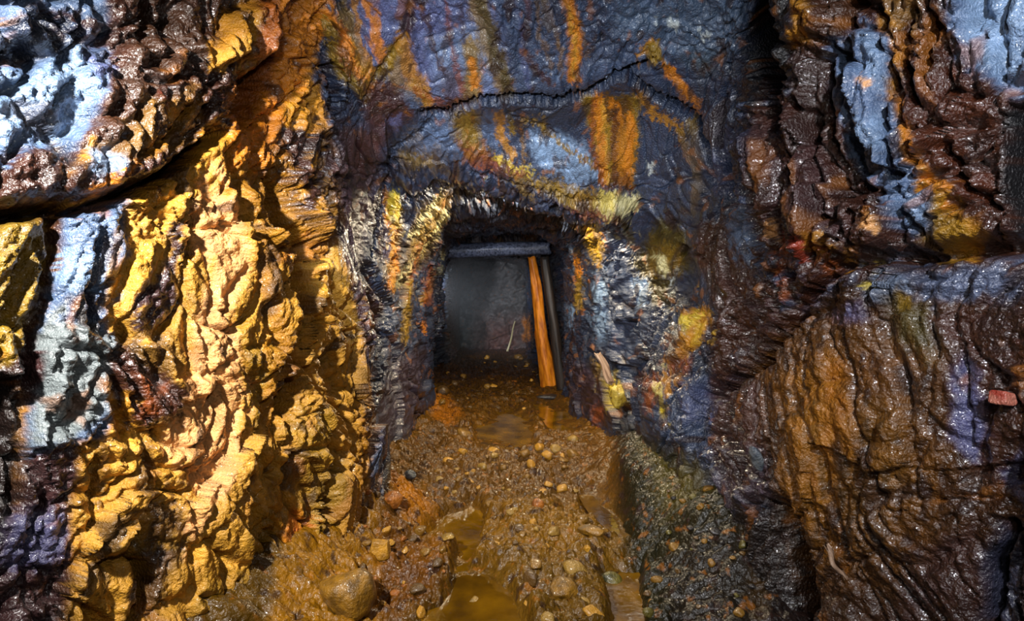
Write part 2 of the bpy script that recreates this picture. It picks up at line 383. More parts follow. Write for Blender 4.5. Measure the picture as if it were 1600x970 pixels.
# ---- relief
bulge(.11, '345 20 410 0 415 60 400 95 350 102 320 100 325 60', 14)        # nose above the shaded hollow
bulge(-.22, '400 95 440 60 445 130 420 190 375 210 360 190 372 110', 26)
bulge(.05, '0 240 90 210 180 60 320 40 360 110 360 185 250 290 130 312 -60 335', 30)
crack(.13, 13, '-60 352 60 330 130 318 210 290 280 245 345 205', 9)
crack(.07, 10, '150 0 175 40 160 70 120 60 60 15', 7); crack(.05, 12, '175 110 150 180 90 215 100 250', 10); crack(.06, 9, '60 95 0 92 -60 100')
crack(.06, 8, '205 110 250 90 255 40 280 0'); crack(.05, 8, '215 130 190 190 150 240')
bulge(.05, '350 200 352 250 420 330 468 400 445 440 455 480 455 630 440 650 430 560 400 480 370 420 340 330', 12)
crack(.10, 10, '358 245 378 330 400 380', 7); crack(.08, 9, '445 300 468 360 472 390 440 455 455 490 456 560 450 640', 9)
crack(.08, 6, '292 335 294 400'); crack(.03, 4, '294 400 320 450 330 520')
bulge(.045, '165 562 205 525 262 535 275 585 335 585 350 603 305 630 232 690 190 660', 12)
bulge(.04, '60 520 120 500 182 530 185 560 165 640 170 680 120 705 40 700', 12)
crack(.05, 7, '185 505 200 530 175 560'); crack(.04, 6, '175 440 130 455 140 500'); crack(.05, 6, '140 690 175 640 240 690')
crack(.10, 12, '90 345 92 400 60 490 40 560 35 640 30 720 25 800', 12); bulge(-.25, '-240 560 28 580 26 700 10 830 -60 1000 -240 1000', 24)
bulge(.035, '105 700 140 690 230 690 235 770 190 860 150 880 105 860', 12)
crack(.05, 5, '225 690 232 760'); crack(.03, 4, '200 690 190 780'); crack(.03, 4, '370 770 320 830 315 850'); crack(.04, 5, '240 730 310 735 318 750')
crack(.06, 8, '150 875 200 870 225 885 215 940 190 990'); crack(.04, 6, '285 850 295 870 310 840'); crack(.035, 5, '310 845 350 870 380 890')
bulge(.03, '225 790 285 785 292 825 270 850 230 840', 12); crack(.06, 8, '387 880 385 1000'); crack(.06, 7, '510 700 495 760 505 860 500 960', 6)
crack(.06, 8, '480 440 495 380', 6); crack(.04, 5, '370 740 372 760'); crack(.04, 5, '440 560 400 700 370 760'); crack(.04, 5, '395 560 400 640')
crack(.05, 7, '355 595 335 590'); crack(.03, 3, '385 470 370 500 350 530'); crack(.03, 4, '330 480 352 490 355 520')
crack(.05, 8, '520 560 515 620 530 700 510 740', 6); crack(.05, 8, '430 270 440 330 470 370', 8)
# ceiling joints and lip
crack(.2, 5, '660 180 700 178 745 155 800 152 880 152 930 142 980 110 1010 100', 4)
crack(.12, 5, '980 118 1030 150 1080 180 1105 230 1110 300'); crack(.03, 4, '640 0 632 50 590 110 565 160')
crack(.03, 3, '790 175 840 190 900 230 950 270'); crack(.04, 4, '690 180 600 250 570 300', 5); crack(.04, 4, '740 262 800 275 880 295 940 305')
crack(.03, 3, '1030 80 1005 100'); bulge(.03, '1010 80 1030 66 1048 102 1020 104', 6); crack(.03, 3, '980 60 960 110')
bulge(.05, '830 205 880 205 925 235 950 275 1000 305 990 340 930 345 880 320 830 300 780 275 760 250', 20)
crack(.08, 8, '715 300 800 330 900 345', 6); crack(.05, 4, '700 372 760 368 840 366')
calm(.38, '500 -240 1180 -240 1170 100 1100 180 1060 300 900 290 780 250 700 180 560 200', 20)
# left tunnel wall seams (running down to the left)
for s in ('700 290 640 360 600 440', '715 310 670 380 650 440 655 480', '620 250 590 330 575 400', '712 330 690 390 672 430', '680 280 630 320 612 380', '600 470 640 500 660 520'):
    crack(.07, 4, s)
crack(.16, 9, '565 420 600 480 590 540 580 620', 8)
# right side joints
crack(.22, 18, '1205 -100 1200 60 1195 130', 12); crack(.10, 9, '1195 130 1215 230 1222 320 1240 380', 7); crack(.08, 7, '1150 210 1135 250 1165 310 1195 390')
crack(.05, 6, '1260 180 1290 250 1330 320', 5); crack(.08, 7, '1310 310 1340 370 1370 395', 7); crack(.08, 8, '1330 0 1330 60 1322 130 1300 60', 6)
crack(.06, 7, '1385 60 1410 150 1412 160'); crack(.06, 6, '1395 250 1400 300 1440 380'); crack(.05, 6, '1450 340 1440 400'); crack(.08, 9, '1290 0 1370 10 1390 30', 7)
crack(.16, 17, '1660 385 1560 385 1480 395 1400 405 1330 412 1285 452 1240 500 1190 560 1120 620', 9)
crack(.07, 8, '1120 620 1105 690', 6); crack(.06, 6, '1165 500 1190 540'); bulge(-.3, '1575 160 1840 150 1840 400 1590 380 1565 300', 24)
bulge(.06, '1240 -60 1330 -60 1330 60 1280 80 1240 72', 10); bulge(.06, '1160 220 1230 160 1290 240 1360 380 1240 410 1190 380', 24)
crack(.05, 5, '1195 690 1185 700 1200 740'); crack(.18, 24, '1215 800 1225 900 1240 1000', 26); crack(.03, 4, '1448 480 1460 560'); crack(.10, 9, '1575 830 1555 880 1550 980', 9)
crack(.05, 5, '980 690 1040 760 1090 800'); crack(.06, 8, '940 480 990 640', 8); crack(.08, 8, '1040 480 1000 580 975 640', 8)
bulge(.05, '1000 600 1060 580 1120 590 1100 700 1050 700 1000 650', 14)
for s in ('905 360 918 440 925 520', '880 370 885 470', '935 380 950 450 990 490', '975 380 1000 430 1040 480', '950 440 960 500'):
    crack(.05, 4, s)
calm(.6, '1180 560 1300 480 1600 470 1600 1210 1200 1210', 20)
calm(.3, '700 400 825 400 825 545 700 545', 10)
streaky(.9, '1215 600 1290 540 1330 620 1330 780 1290 860 1240 800', 40)
streaky(.3, '1180 560 1300 480 1450 560 1480 760 1420 900 1260 900 1200 700', 40)
for q in ('1180 210 1190 290 1215 380', '1250 160 1270 240 1300 330 1330 380', '1285 90 1290 170 1310 230', '1430 20 1420 90 1440 160', '1465 30 1455 110', '1330 220 1345 300 1350 350', '1235 250 1245 320 1265 370', '1480 230 1520 290 1560 330', '1400 120 1390 200 1405 260'):
    crack(.08, 7, q, 4)
for q in ('1250 560 1240 680 1260 800', '1330 520 1350 640 1380 780', '1410 560 1430 700 1440 800', '1290 700 1310 820 1350 900', '1500 540 1510 640'):
    crack(.025, 5, q, 3)
calm(1.15, '1150 -100 1560 -100 1560 400 1300 430 1150 380', 40)
for q in ('60 380 80 470', '300 130 260 200 200 250', '330 110 300 190', '230 10 215 80 240 120', '410 470 395 560', '500 480 480 560 490 620', '540 520 535 640 545 720', '340 860 345 950', '420 830 415 930', '150 720 145 850', '470 150 455 220 440 240', '505 210 512 300 525 360'):
    crack(.06, 6, q, 4)
for q, dep in (('450 430 480 395 500 440 472 520 468 600 458 660 440 710 446 600 444 500', .13), ('290 330 303 333 302 405 288 402', .10),
    ('356 250 374 268 388 330 412 368 450 400 440 412 400 388 368 340', .12), ('425 250 448 290 462 330 500 375 522 402 500 412 455 390 428 330', .10),
    ('495 690 516 620 528 650 508 740 505 900 485 900 490 760', .12), ('496 60 520 150 532 222 518 236 502 170 492 100', .2), ('380 880 402 880 398 1000 380 1000', .12),
    ('192 868 228 880 242 900 204 1000 178 1000 216 930', .11), ('332 590 358 603 346 614 326 598', .10), ('-60 330 130 312 210 288 350 196 358 214 280 268 220 306 130 336 -60 366', .16),
    ('555 440 575 470 600 500 596 560 584 620 574 520', .2), ('1180 -60 1232 -60 1230 130 1200 160 1172 120', .25), ('1130 600 1200 530 1280 445 1300 452 1215 560 1140 640', .2),
    ('960 500 1000 490 1010 560 985 640 962 600', .12), ('672 430 690 420 690 640 676 620', .15), ('1205 830 1250 840 1262 990 1215 990', .2)):
    bulge(-dep, q, 9)
bulge(.07, '1060 490 1105 482 1112 505 1090 540 1050 575 1036 565', 9); bulge(.06, '935 305 1000 302 998 330 962 350 930 342', 9)
bulge(.05, '600 300 628 300 630 330 620 352 606 350', 6); bulge(.05, '1015 395 1048 398 1050 440 1020 440', 7)
for n, q, sf, a in (('navy', '1080 120 1180 60 1170 260 1120 330 1090 240', 24, .6), ('plum', '505 190 600 200 590 330 540 430 520 300', 16, .8), ('navy', '900 0 960 -40 970 90 910 110', 24, .5),
    ('navy', '760 160 900 158 900 185 800 190', 10, .7), ('deep', '690 100 720 110 735 165 690 178', 12, .6), ('navy', '1040 220 1100 200 1110 330 1060 350', 18, .7), ('slate', '790 0 880 0 880 60 800 90', 22, .7)):
    paint(n, q, sf, a)  # navy patches paint shading contrast into roof and tunnel mouth
for n, q, wd, a in (('orange', '888 0 896 60 900 125', 7, .9), ('ochre', '886 10 893 60 898 120', 3, .9), ('rust', '930 160 925 230 940 290', 4, .8), ('ochre', '944 160 946 240 948 285', 3, .8), ('deep', '960 180 962 290', 4, .8),
    ('tan', '870 60 878 120', 3, .6), ('tan', '838 0 845 60 862 110', 3, .5), ('rust', '700 0 705 70 722 140', 4, .6), ('ochre2', '548 0 560 50 585 120', 4, .8), ('brown', '520 40 548 110 570 140', 5, .7),
    ('cream', '690 300 664 340 645 372', 3, .7), ('cream', '700 330 680 370', 3, .7), ('rust', '658 380 640 440', 4, .7), ('ochre', '614 350 612 400 616 450', 3, .9), ('lemon', '1062 500 1096 492', 4, .8)):
    streak(n, q, wd, a)
#@@END
def samp(A, px, py):
    u = np.clip((px-X0)/ST, 0, NX-1.01); v = np.clip((py-Y0)/ST, 0, NY-1.01)
    i = u.astype(int); j = v.astype(int); fu = u-i; fv = v-j
    if A.ndim == 3: fu = fu[:, None]; fv = fv[:, None]
    return (A[j, i]*(1-fu)+A[j, i+1]*fu)*(1-fv)+(A[j+1, i]*(1-fu)+A[j+1, i+1]*fu)*fv
def proj(P):
    d = np.maximum(P[:, 1], .75)
    return CX+F*P[:, 0]/d, CY+F*(HC-P[:, 2])/d, d
# ------------------------------------------------------------------ tunnel shell: control net (X, z) per depth
# foot, low, mid, upper, high (left) | corner, three roof points, corner | high, upper, mid, low, foot (right)
NET = [
 (-1.6, [(-1.6,-.3),(-1.6,.35),(-1.6,.85),(-1.6,1.3),(-1.6,1.8),(-1.4,2.7),(-.8,3.0),(0,3.1),(.8,3.0),(1.4,2.7),(1.6,1.8),(1.6,1.3),(1.6,.85),(1.6,.35),(1.6,-.3)]),
 (.4,  [(-1.5,-.3),(-1.55,.35),(-1.6,.85),(-1.6,1.3),(-1.6,1.8),(-1.4,2.7),(-.8,3.05),(0,3.15),(.8,3.05),(1.4,2.7),(1.62,1.8),(1.62,1.3),(1.6,.85),(1.55,.35),(1.5,-.3)]),
 (.9,  [(-1.4,-.3),(-1.45,.35),(-1.47,.85),(-1.48,1.3),(-1.5,1.8),(-1.35,2.75),(-.8,3.1),(0,3.2),(.8,3.1),(1.4,2.75),(1.56,1.8),(1.55,1.3),(1.52,.85),(1.48,.35),(1.45,-.3)]),
 (1.35,[(-1.2,-.3),(-1.24,.35),(-1.27,.85),(-1.28,1.3),(-1.3,1.8),(-1.2,2.7),(-.8,3.1),(0,3.2),(.8,3.1),(1.35,2.7),(1.42,1.8),(1.40,1.3),(1.36,.85),(1.34,.35),(1.3,-.3)]),
 (1.8, [(-.97,-.3),(-1.0,.35),(-1.03,.85),(-1.06,1.3),(-1.1,1.8),(-1.06,2.6),(-.75,3.0),(0,3.1),(.8,3.0),(1.2,2.6),(1.25,1.8),(1.25,1.3),(1.18,.85),(1.16,.35),(1.14,-.3)]),
 (2.1, [(-.84,-.3),(-.87,.35),(-.9,.85),(-.93,1.3),(-.97,1.8),(-.95,2.5),(-.7,2.9),(0,2.98),(.8,2.92),(1.22,2.55),(1.15,1.8),(1.2,1.3),(1.13,.85),(1.1,.35),(1.08,-.3)]),
 (2.4, [(-.74,-.3),(-.77,.35),(-.8,.85),(-.83,1.3),(-.88,1.8),(-.86,2.4),(-.66,2.72),(0,2.78),(.8,2.75),(1.28,2.5),(1.2,1.85),(1.26,1.3),(1.2,.85),(1.14,.35),(1.1,-.3)]),
 (2.7, [(-.66,-.3),(-.68,.35),(-.71,.85),(-.76,1.3),(-.84,1.75),(-.84,2.25),(-.64,2.55),(0,2.62),(.75,2.58),(1.25,2.4),(1.3,1.9),(1.27,1.3),(1.22,.85),(1.13,.35),(1.08,-.3)]),
 (2.9, [(-.62,-.3),(-.63,.35),(-.66,.85),(-.73,1.3),(-.84,1.7),(-.84,2.15),(-.62,2.45),(0,2.5),(.72,2.48),(1.22,2.3),(1.27,1.85),(1.27,1.3),(1.15,.85),(1.08,.35),(1.04,-.3)]),
 (3.05,[(-.64,-.3),(-.66,.35),(-.70,.85),(-.80,1.3),(-.88,1.7),(-.84,2.12),(-.60,2.36),(0,2.42),(.70,2.46),(1.16,2.22),(1.25,1.8),(1.27,1.3),(1.10,.9),(1.02,.4),(1.0,-.3)]),
 (3.25,[(-.72,-.3),(-.78,.35),(-.84,.85),(-.90,1.3),(-.90,1.7),(-.80,2.1),(-.52,2.32),(0,2.40),(.68,2.36),(1.08,2.14),(1.22,1.75),(1.27,1.35),(1.05,1.0),(1.0,.45),(1.0,-.3)]),
 (3.55,[(-.74,-.3),(-.78,.35),(-.86,.85),(-.90,1.3),(-.86,1.7),(-.74,2.06),(-.44,2.26),(0,2.22),(.62,2.12),(1.0,2.02),(1.18,1.72),(1.24,1.3),(1.12,.95),(1.04,.45),(1.04,-.3)]),
 (3.9, [(-.74,-.3),(-.77,.35),(-.84,.85),(-.88,1.3),(-.82,1.7),(-.66,2.02),(-.34,2.18),(.05,2.10),(.55,1.95),(.95,1.88),(1.14,1.68),(1.22,1.3),(1.2,.9),(1.14,.4),(1.1,-.3)]),
 (4.15,[(-.72,-.3),(-.76,.35),(-.82,.85),(-.86,1.3),(-.80,1.7),(-.62,2.0),(-.32,2.18),(.05,2.24),(.5,2.2),(.92,1.90),(1.12,1.66),(1.2,1.3),(1.22,.9),(1.14,.4),(1.08,-.3)]),
 (4.5, [(-.71,-.3),(-.75,.35),(-.81,.85),(-.85,1.3),(-.78,1.7),(-.58,1.98),(-.30,2.2),(.06,2.32),(.5,2.34),(.9,2.0),(1.08,1.66),(1.15,1.3),(1.17,.9),(1.1,.4),(1.05,-.3)]),  # roof raised into a pocket that hides the added lamp
 (5.0, [(-.70,-.3),(-.74,.35),(-.80,.85),(-.84,1.3),(-.76,1.7),(-.56,1.96),(-.28,2.08),(.06,2.12),(.5,2.10),(.88,1.94),(1.06,1.66),(1.1,1.3),(1.12,.9),(1.06,.4),(1.02,-.3)]),
 (5.8, [(-.68,-.3),(-.72,.35),(-.75,.85),(-.76,1.3),(-.70,1.7),(-.52,1.95),(-.26,2.08),(.06,2.12),(.5,2.10),(.85,1.96),(1.02,1.66),(1.04,1.3),(1.04,.9),(1.02,.4),(.98,-.3)]),
 (6.7, [(-.70,-.3),(-.69,.35),(-.67,.85),(-.64,1.3),(-.64,1.68),(-.50,2.03),(-.26,2.17),(.06,2.2),(.5,2.18),(.84,2.05),(1.0,1.66),(1.02,1.3),(1.02,.9),(1.02,.4),(1.0,-.3)]),
 (7.2, [(-.85,-.3),(-.85,.35),(-.83,.85),(-.80,1.3),(-.72,1.7),(-.54,2.04),(-.26,2.16),(.06,2.19),(.5,2.17),(.88,2.05),(1.06,1.7),(1.1,1.3),(1.1,.9),(1.1,.4),(1.08,-.3)]),
 (8.1, [(-1.2,-.3),(-1.25,.35),(-1.3,.85),(-1.3,1.3),(-1.2,1.7),(-.68,2.0),(-.32,2.14),(.06,2.16),(.5,2.12),(.86,2.0),(1.0,1.7),(1.04,1.3),(1.04,.9),(1.04,.4),(1.0,-.3)]),  # left wall carved into a niche for the added hidden lamp
 (10.,[(-.80,-.3),(-.82,.35),(-.82,.85),(-.80,1.3),(-.74,1.75),(-.62,2.08),(-.34,2.2),(.06,2.22),(.48,2.18),(.76,2.04),(.86,1.7),(.88,1.3),(.88,.9),(.88,.4),(.86,-.3)]),
 (13.2,[(-.74,-.3),(-.76,.35),(-.76,.85),(-.74,1.3),(-.68,1.75),(-.55,2.1),(-.36,2.24),(.06,2.26),(.5,2.22),(.82,2.08),(.92,1.7),(.94,1.3),(.94,.9),(.94,.4),(.92,-.3)]),
]
def pchip(x, y, xi):
    """monotone cubic interpolation along axis 0"""
    h = np.diff(x)[:, None]; dl = np.diff(y, axis=0)/h
    m = np.zeros_like(y); w1 = 2*h[1:]+h[:-1]; w2 = h[1:]+2*h[:-1]
    ok = dl[1:]*dl[:-1] > 0
    with np.errstate(all='ignore'):
        mm = (w1+w2)/(w1/dl[:-1]+w2/dl[1:])
    m[1:-1] = np.where(ok, mm, 0); m[0] = dl[0]; m[-1] = dl[-1]
    k = np.clip(np.searchsorted(x, xi, side='right')-1, 0, len(x)-2)
    t = ((xi-x[k])/(x[k+1]-x[k]))[:, None]; hh = (x[k+1]-x[k])[:, None]
    return ((2*t**3-3*t**2+1)*y[k]+(t**3-2*t**2+t)*hh*m[k]+(-2*t**3+3*t**2)*y[k+1]+(t**3-t**2)*hh*m[k+1])
Q = 1.0                                      # mesh density
def ramp(*seg):
    out = []
    for a, b, n in seg:
        out.append(np.linspace(a, b, int(n*Q), endpoint=False))
    return np.concatenate(out+[[seg[-1][1]]])
nd = np.array([r[0] for r in NET], float)
net = np.array([r[1] for r in NET], float)   # rows x 15 x 2
V = ramp((-1.6, .9, 40), (.9, 1.2, 50), (1.2, 3.05, 330), (3.05, 4.2, 230), (4.2, 7.3, 170), (7.3, 13.2, 110))
rows = np.stack([pchip(nd, net[:, :, c], V) for c in (0, 1)], -1)       # len(V) x 15 x 2
ku = np.arange(15.)
U = ramp((0, 1, 130), (1, 4, 330), (4, 5, 150), (5, 9, 360), (9, 10, 150), (10, 13, 330), (13, 14, 130))
xs = pchip(ku, rows[:, :, 0].T, U).T; zs = pchip(ku, rows[:, :, 1].T, U).T
P = np.stack([xs, np.repeat(V[:, None], len(U), 1), zs], -1)            # base surface
# light smoothing of the base
for _ in range(2):
    P[1:-1] = (P[:-2]+2*P[1:-1]+P[2:])/4; P[:, 1:-1] = (P[:, :-2]+2*P[:, 1:-1]+P[:, 2:])/4
du = np.gradient(P, axis=1); dv = np.gradient(P, axis=0)
N = np.cross(dv, du); N /= np.linalg.norm(N, axis=2)[..., None]+1e-9    # towards the open tunnel
mid = np.array([0.05, 0, 1.2]); s = np.sign(((mid-P)*[1, 0, 1]*N).sum(-1).mean()); N *= s
for _ in range(12):
    N[1:-1] = (N[:-2]+2*N[1:-1]+N[2:])/4; N[:, 1:-1] = (N[:, :-2]+2*N[:, 1:-1]+N[:, 2:])/4
N /= np.linalg.norm(N, axis=2)[..., None]+1e-9
sh = P.shape[:2]; B = P.reshape(-1, 3).astype(np.float32); Nn = N.reshape(-1, 3).astype(np.float32)
def rock_fields(B, warp=1.0):
    px, py, d = proj(B)
    Bs = B*np.array([1.4, 1, .6], np.float32)
    wq = np.stack([perlin(Bs*3.1, 40), perlin(Bs*3.1, 41)], 1)*10+np.stack([perlin(Bs*11, 42), perlin(Bs*11, 43)*1.5], 1)*8
    wq *= warp*(1-.62*sstep(B[:, 1], 2.3, 2.9))[:, None]
    wq += np.stack([perlin(Bs*34, 44), perlin(Bs*34, 45)*2], 1)*5+np.stack([perlin(Bs*80, 44), perlin(Bs*80, 45)*2], 1)*3
    return px+wq[:, 0], py+wq[:, 1], d
wpx, wpy, dd = rock_fields(B)
wetv = samp(col, wpx, wpy)[:, 3]
hh = samp(H, px := proj(B)[0]+.5*(wpx-proj(B)[0]), py := proj(B)[1]+.5*(wpy-proj(B)[1]))
amp = samp(ST_V, px, py)
# far rock: pixel-noted relief is in metres at about 2 m, deeper rock gets relief in proportion
scale = np.clip(dd/2.4, .8, 1.1)*(1-.35*sstep(B[:, 1], 2.95, 3.2))
BB = B.copy(); BB[:, 1] = np.where(B[:, 1] > 3, 3+(B[:, 1]-3)*.42, B[:, 1])
An = BB*np.array([1, .8, .42], np.float32)    # the bedding stands nearly upright
nearf = 1-.93*sstep(B[:, 1], 2.35, 3.0)
midf = 1-.6*sstep(B[:, 1], 2.6, 3.1)         # the finest grain only close by
An = An+.12*np.stack([perlin(B*2.2, 60), perlin(B*2.2, 61), perlin(B*2.2, 62)], 1)
big, _ = cells(An*3.2, 3); med, e2 = cells(An*8.5, 5)
h = .062*big*(.6+.4*midf)+midf*(.026*med-.026*np.exp(-(e2/.10)**2))
rg = ridged(An*np.array([6, 6, 4], np.float32), 3, 9)
h = h+(.3+.7*midf)*.050*np.sign(rg)*np.abs(rg)**.8+midf*midf*(.024*ridged(An*17, 3, 14)+.012*fbm(An*26, 3, 20))
fine, e3 = cells(An*24, 8)
h = h+nearf*(.009*fine+.008*ridged(An*50, 2, 31)+.0030*fbm(B*110, 2, 33))
An2 = B.copy(); An2[:, 1] = np.where(B[:, 1] > 3, 3+(B[:, 1]-3)*.22, B[:, 1]); tun = sstep(B[:, 1], 2.9, 3.4)
h = h+tun*(.022*ridged(An2*np.array([11, 11, 8], np.float32), 3, 81)+.003*ridged(An2*np.array([34, 34, 26], np.float32), 2, 85))
gran = .0075*perlin(BB*np.array([56, 56, 42], np.float32), 35)+.0035*perlin(BB*115, 36)
net1 = np.exp(-(perlin(An*np.array([8, 8, 6], np.float32), 101)/.055)**2)*sstep(perlin(An*3, 103), -.25, .25)
net2 = np.exp(-(perlin(An*np.array([19, 19, 15], np.float32), 102)/.07)**2)*sstep(perlin(An*5, 104), -.2, .3)
h = h-(.045*net1*(.55+.45*midf)+.020*net2*nearf)
disp = amp*h*np.clip(.85+.1*dd, .9, 1.5)+hh*scale+gran*(.10+1.1*np.clip(wetv, 0, 1)**1.5)*nearf*np.clip(amp*1.3, 0, 1)
taper = sstep(B[:, 1], -1.6, -.8)
disp = np.clip(disp, -.45, .22)*taper
R = B+Nn*disp[:, None]
# nothing may stick out in front of the camera
near = R[:, 1] < .6
R[near, 0] = np.where(np.abs(R[near, 0]) < 1.2, np.sign(R[near, 0]+1e-6)*np.abs(R[near, 0]), R[near, 0])
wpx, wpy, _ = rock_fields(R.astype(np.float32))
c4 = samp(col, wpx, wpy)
isl = (np.clip(samp(ST_V, wpx, wpy)*1.6-.6, 0, 1)*(1-.6*sstep(R[:, 1], 2.4, 3)))[:, None]*sstep(fbm(R*np.array([16, 9, 7], np.float32), 4, 48), .12, .22)[:, None]
c4 = c4*(1-isl)+isl*samp(col, wpx+30*perlin(R*5, 46), wpy+60*perlin(R*5, 47))
sk = samp(SK, wpx, wpy)*sstep(ridged(R*np.array([26, 26, 7], np.float32), 3, 49), .15, .5)
c4[:, :3] = c4[:, :3]*(1-sk[:, None])+sk[:, None]*lin((160, 102, 22))
 
# colour variation inside each mineral: flecks and tone, independent of light
def vary(c4, B, An):
    t = fbm(An*7, 4, 70); t2 = fbm(An*28, 3, 75); t3 = perlin(An*70, 78)
    k = np.clip(1+.26*t+.30*t2+.26*t3+.22*perlin(An*150, 79), .25, 1.9)[:, None]
    rgb = c4[:, :3]*k
    st = sstep(fbm(An*9, 4, 90), .38, .62)[:, None]*.75            # dark manganese flecks
    rgb = rgb*(1-st)+lin((46, 30, 26))*st
    lt = sstep(fbm(An*13+7, 3, 95), .48, .75)[:, None]*.45          # rusty seep
    rgb = rgb*(1-lt)+lin((160, 96, 24))*lt
    wet = np.clip(c4[:, 3]+.18*fbm(B*5, 2, 99)+.3*st[:, 0], 0, 1)
    return np.concatenate([np.clip(rgb, 0, 1), wet[:, None]], 1)
c4v = vary(c4, B, An)
def mesh_grid(name, Pt, cols, mat, ids_v, ids_u, shape, flip=False):
    I = np.arange(shape[0]*shape[1]).reshape(shape)[ids_v, ids_u]
    sub = Pt[I.ravel()]; cc = cols[I.ravel()]
    a, b = I.shape; J = np.arange(a*b).reshape(a, b)
    q = np.stack([J[:-1, :-1], J[:-1, 1:], J[1:, 1:], J[1:, :-1]], -1).reshape(-1, 4)
    if flip: q = q[:, ::-1]
    return raw_mesh(name, sub, q, cc, mat)
def raw_mesh(name, v, q, cc, mat, parent=None, smooth=True):
    me = bpy.data.meshes.new(name); k = q.shape[1]
    me.vertices.add(len(v)); me.vertices.foreach_set('co', np.ascontiguousarray(v, np.float32).ravel())
    me.loops.add(q.size); me.loops.foreach_set('vertex_index', np.ascontiguousarray(q, np.int32).ravel())
    me.polygons.add(len(q)); me.polygons.foreach_set('loop_start', np.arange(0, q.size, k, dtype=np.int32))
    try: me.polygons.foreach_set('loop_total', np.full(len(q), k, np.int32))
    except Exception: pass
    me.polygons.foreach_set('use_smooth', np.full(len(q), smooth))
    me.update(calc_edges=True)
    if cc is not None:
        at = me.color_attributes.new('Col', 'FLOAT_COLOR', 'POINT'); at.data.foreach_set('color', np.ascontiguousarray(cc, np.float32).ravel())
    me.materials.append(mat)
    o = bpy.data.objects.new(name, me); C.objects.link(o)
    if parent: o.parent = parent
    return o
# ------------------------------------------------------------------ materials
def rock_material(name, b1=(100, .010), b2=(230, .0012), flat=None, wetk=1.0):
    m = bpy.data.materials.new(name); m.use_nodes = True; nt = m.node_tree; n = nt.nodes; L = nt.links
    bs = n['Principled BSDF']
    if flat is None:
        at = n.new('ShaderNodeAttribute'); at.attribute_name = 'Col'; L.new(at.outputs['Color'], bs.inputs['Base Color']); wet = at.outputs['Alpha']
    else:
        nz0 = n.new('ShaderNodeTexNoise'); nz0.inputs['Scale'].default_value = 24; nz0.inputs['Detail'].default_value = 6
        tc0 = n.new('ShaderNodeTexCoord'); L.new(tc0.outputs['Object'], nz0.inputs['Vector'])
        cr = n.new('ShaderNodeValToRGB'); cr.color_ramp.elements[0].position = .38; cr.color_ramp.elements[1].position = .62
        cr.color_ramp.elements[0].color = (*lin(flat[0]), 1); cr.color_ramp.elements[1].color = (*lin(flat[1]), 1)
        L.new(nz0.outputs['Fac'], cr.inputs[0]); L.new(cr.outputs[0], bs.inputs['Base Color'])
        v = n.new('ShaderNodeValue'); v.outputs[0].default_value = flat[2]; wet = v.outputs[0]
    geo = n.new('ShaderNodeNewGeometry')
    n1 = n.new('ShaderNodeTexNoise'); n1.inputs['Scale'].default_value = b1[0]; n1.inputs['Detail'].default_value = 3
    n2 = n.new('ShaderNodeTexNoise'); n2.inputs['Scale'].default_value = b2[0]; n2.inputs['Detail'].default_value = 2
    L.new(geo.outputs['Position'], n1.inputs['Vector']); L.new(geo.outputs['Position'], n2.inputs['Vector'])
    bp = n.new('ShaderNodeBump'); bp.inputs['Strength'].default_value = 1; bp.inputs['Distance'].default_value = b1[1]
    bq = n.new('ShaderNodeBump'); bq.inputs['Strength'].default_value = 1; bq.inputs['Distance'].default_value = b2[1]
    L.new(n1.outputs['Fac'], bp.inputs['Height']); L.new(n2.outputs['Fac'], bq.inputs['Height']); L.new(bp.outputs[0], bq.inputs['Normal'])
    L.new(bq.outputs[0], bs.inputs['Normal'])
    mr = n.new('ShaderNodeMapRange'); mr.inputs['To Min'].default_value = .62; mr.inputs['To Max'].default_value = .30
    L.new(wet, mr.inputs['Value']); L.new(mr.outputs[0], bs.inputs['Roughness'])
    mc = n.new('ShaderNodeMath'); mc.operation = 'MULTIPLY'; mc.inputs[1].default_value = 1.1*wetk; mc.use_clamp = True
    L.new(wet, mc.inputs[0]); L.new(mc.outputs[0], bs.inputs['Coat Weight'])
    bs.inputs['Coat Roughness'].default_value = .13; bs.inputs['Specular IOR Level'].default_value = .7; bs.inputs['Coat IOR'].default_value = 1.4
    n3 = n.new('ShaderNodeTexNoise'); n3.inputs['Scale'].default_value = 78; n3.inputs['Detail'].default_value = 1; L.new(geo.outputs['Position'], n3.inputs['Vector'])
    bc = n.new('ShaderNodeBump'); bc.inputs['Distance'].default_value = .0055; L.new(n3.outputs['Fac'], bc.inputs['Height'])
    L.new(bc.outputs[0], bs.inputs['Coat Normal'])          # the water film is smoother than the grain below it
    return m
ROCK = rock_material('wet_mineral_rock')
MUD = rock_material('wet_ochre_mud', (60, .010), (160, .001), None, .28)
MUD.node_tree.nodes['Principled BSDF'].inputs['Specular IOR Level'].default_value = .3
def structure(o): o['kind'] = 'structure'; return o
# columns of the shell: left wall | ceiling | right wall
iL = int(np.searchsorted(U, 5.0)); iR = int(np.searchsorted(U, 9.0))
sv = slice(0, sh[0])
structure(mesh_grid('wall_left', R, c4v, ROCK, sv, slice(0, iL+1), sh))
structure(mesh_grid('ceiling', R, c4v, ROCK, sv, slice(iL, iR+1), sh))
structure(mesh_grid('wall_right', R, c4v, ROCK, sv, slice(iR, sh[1]), sh))
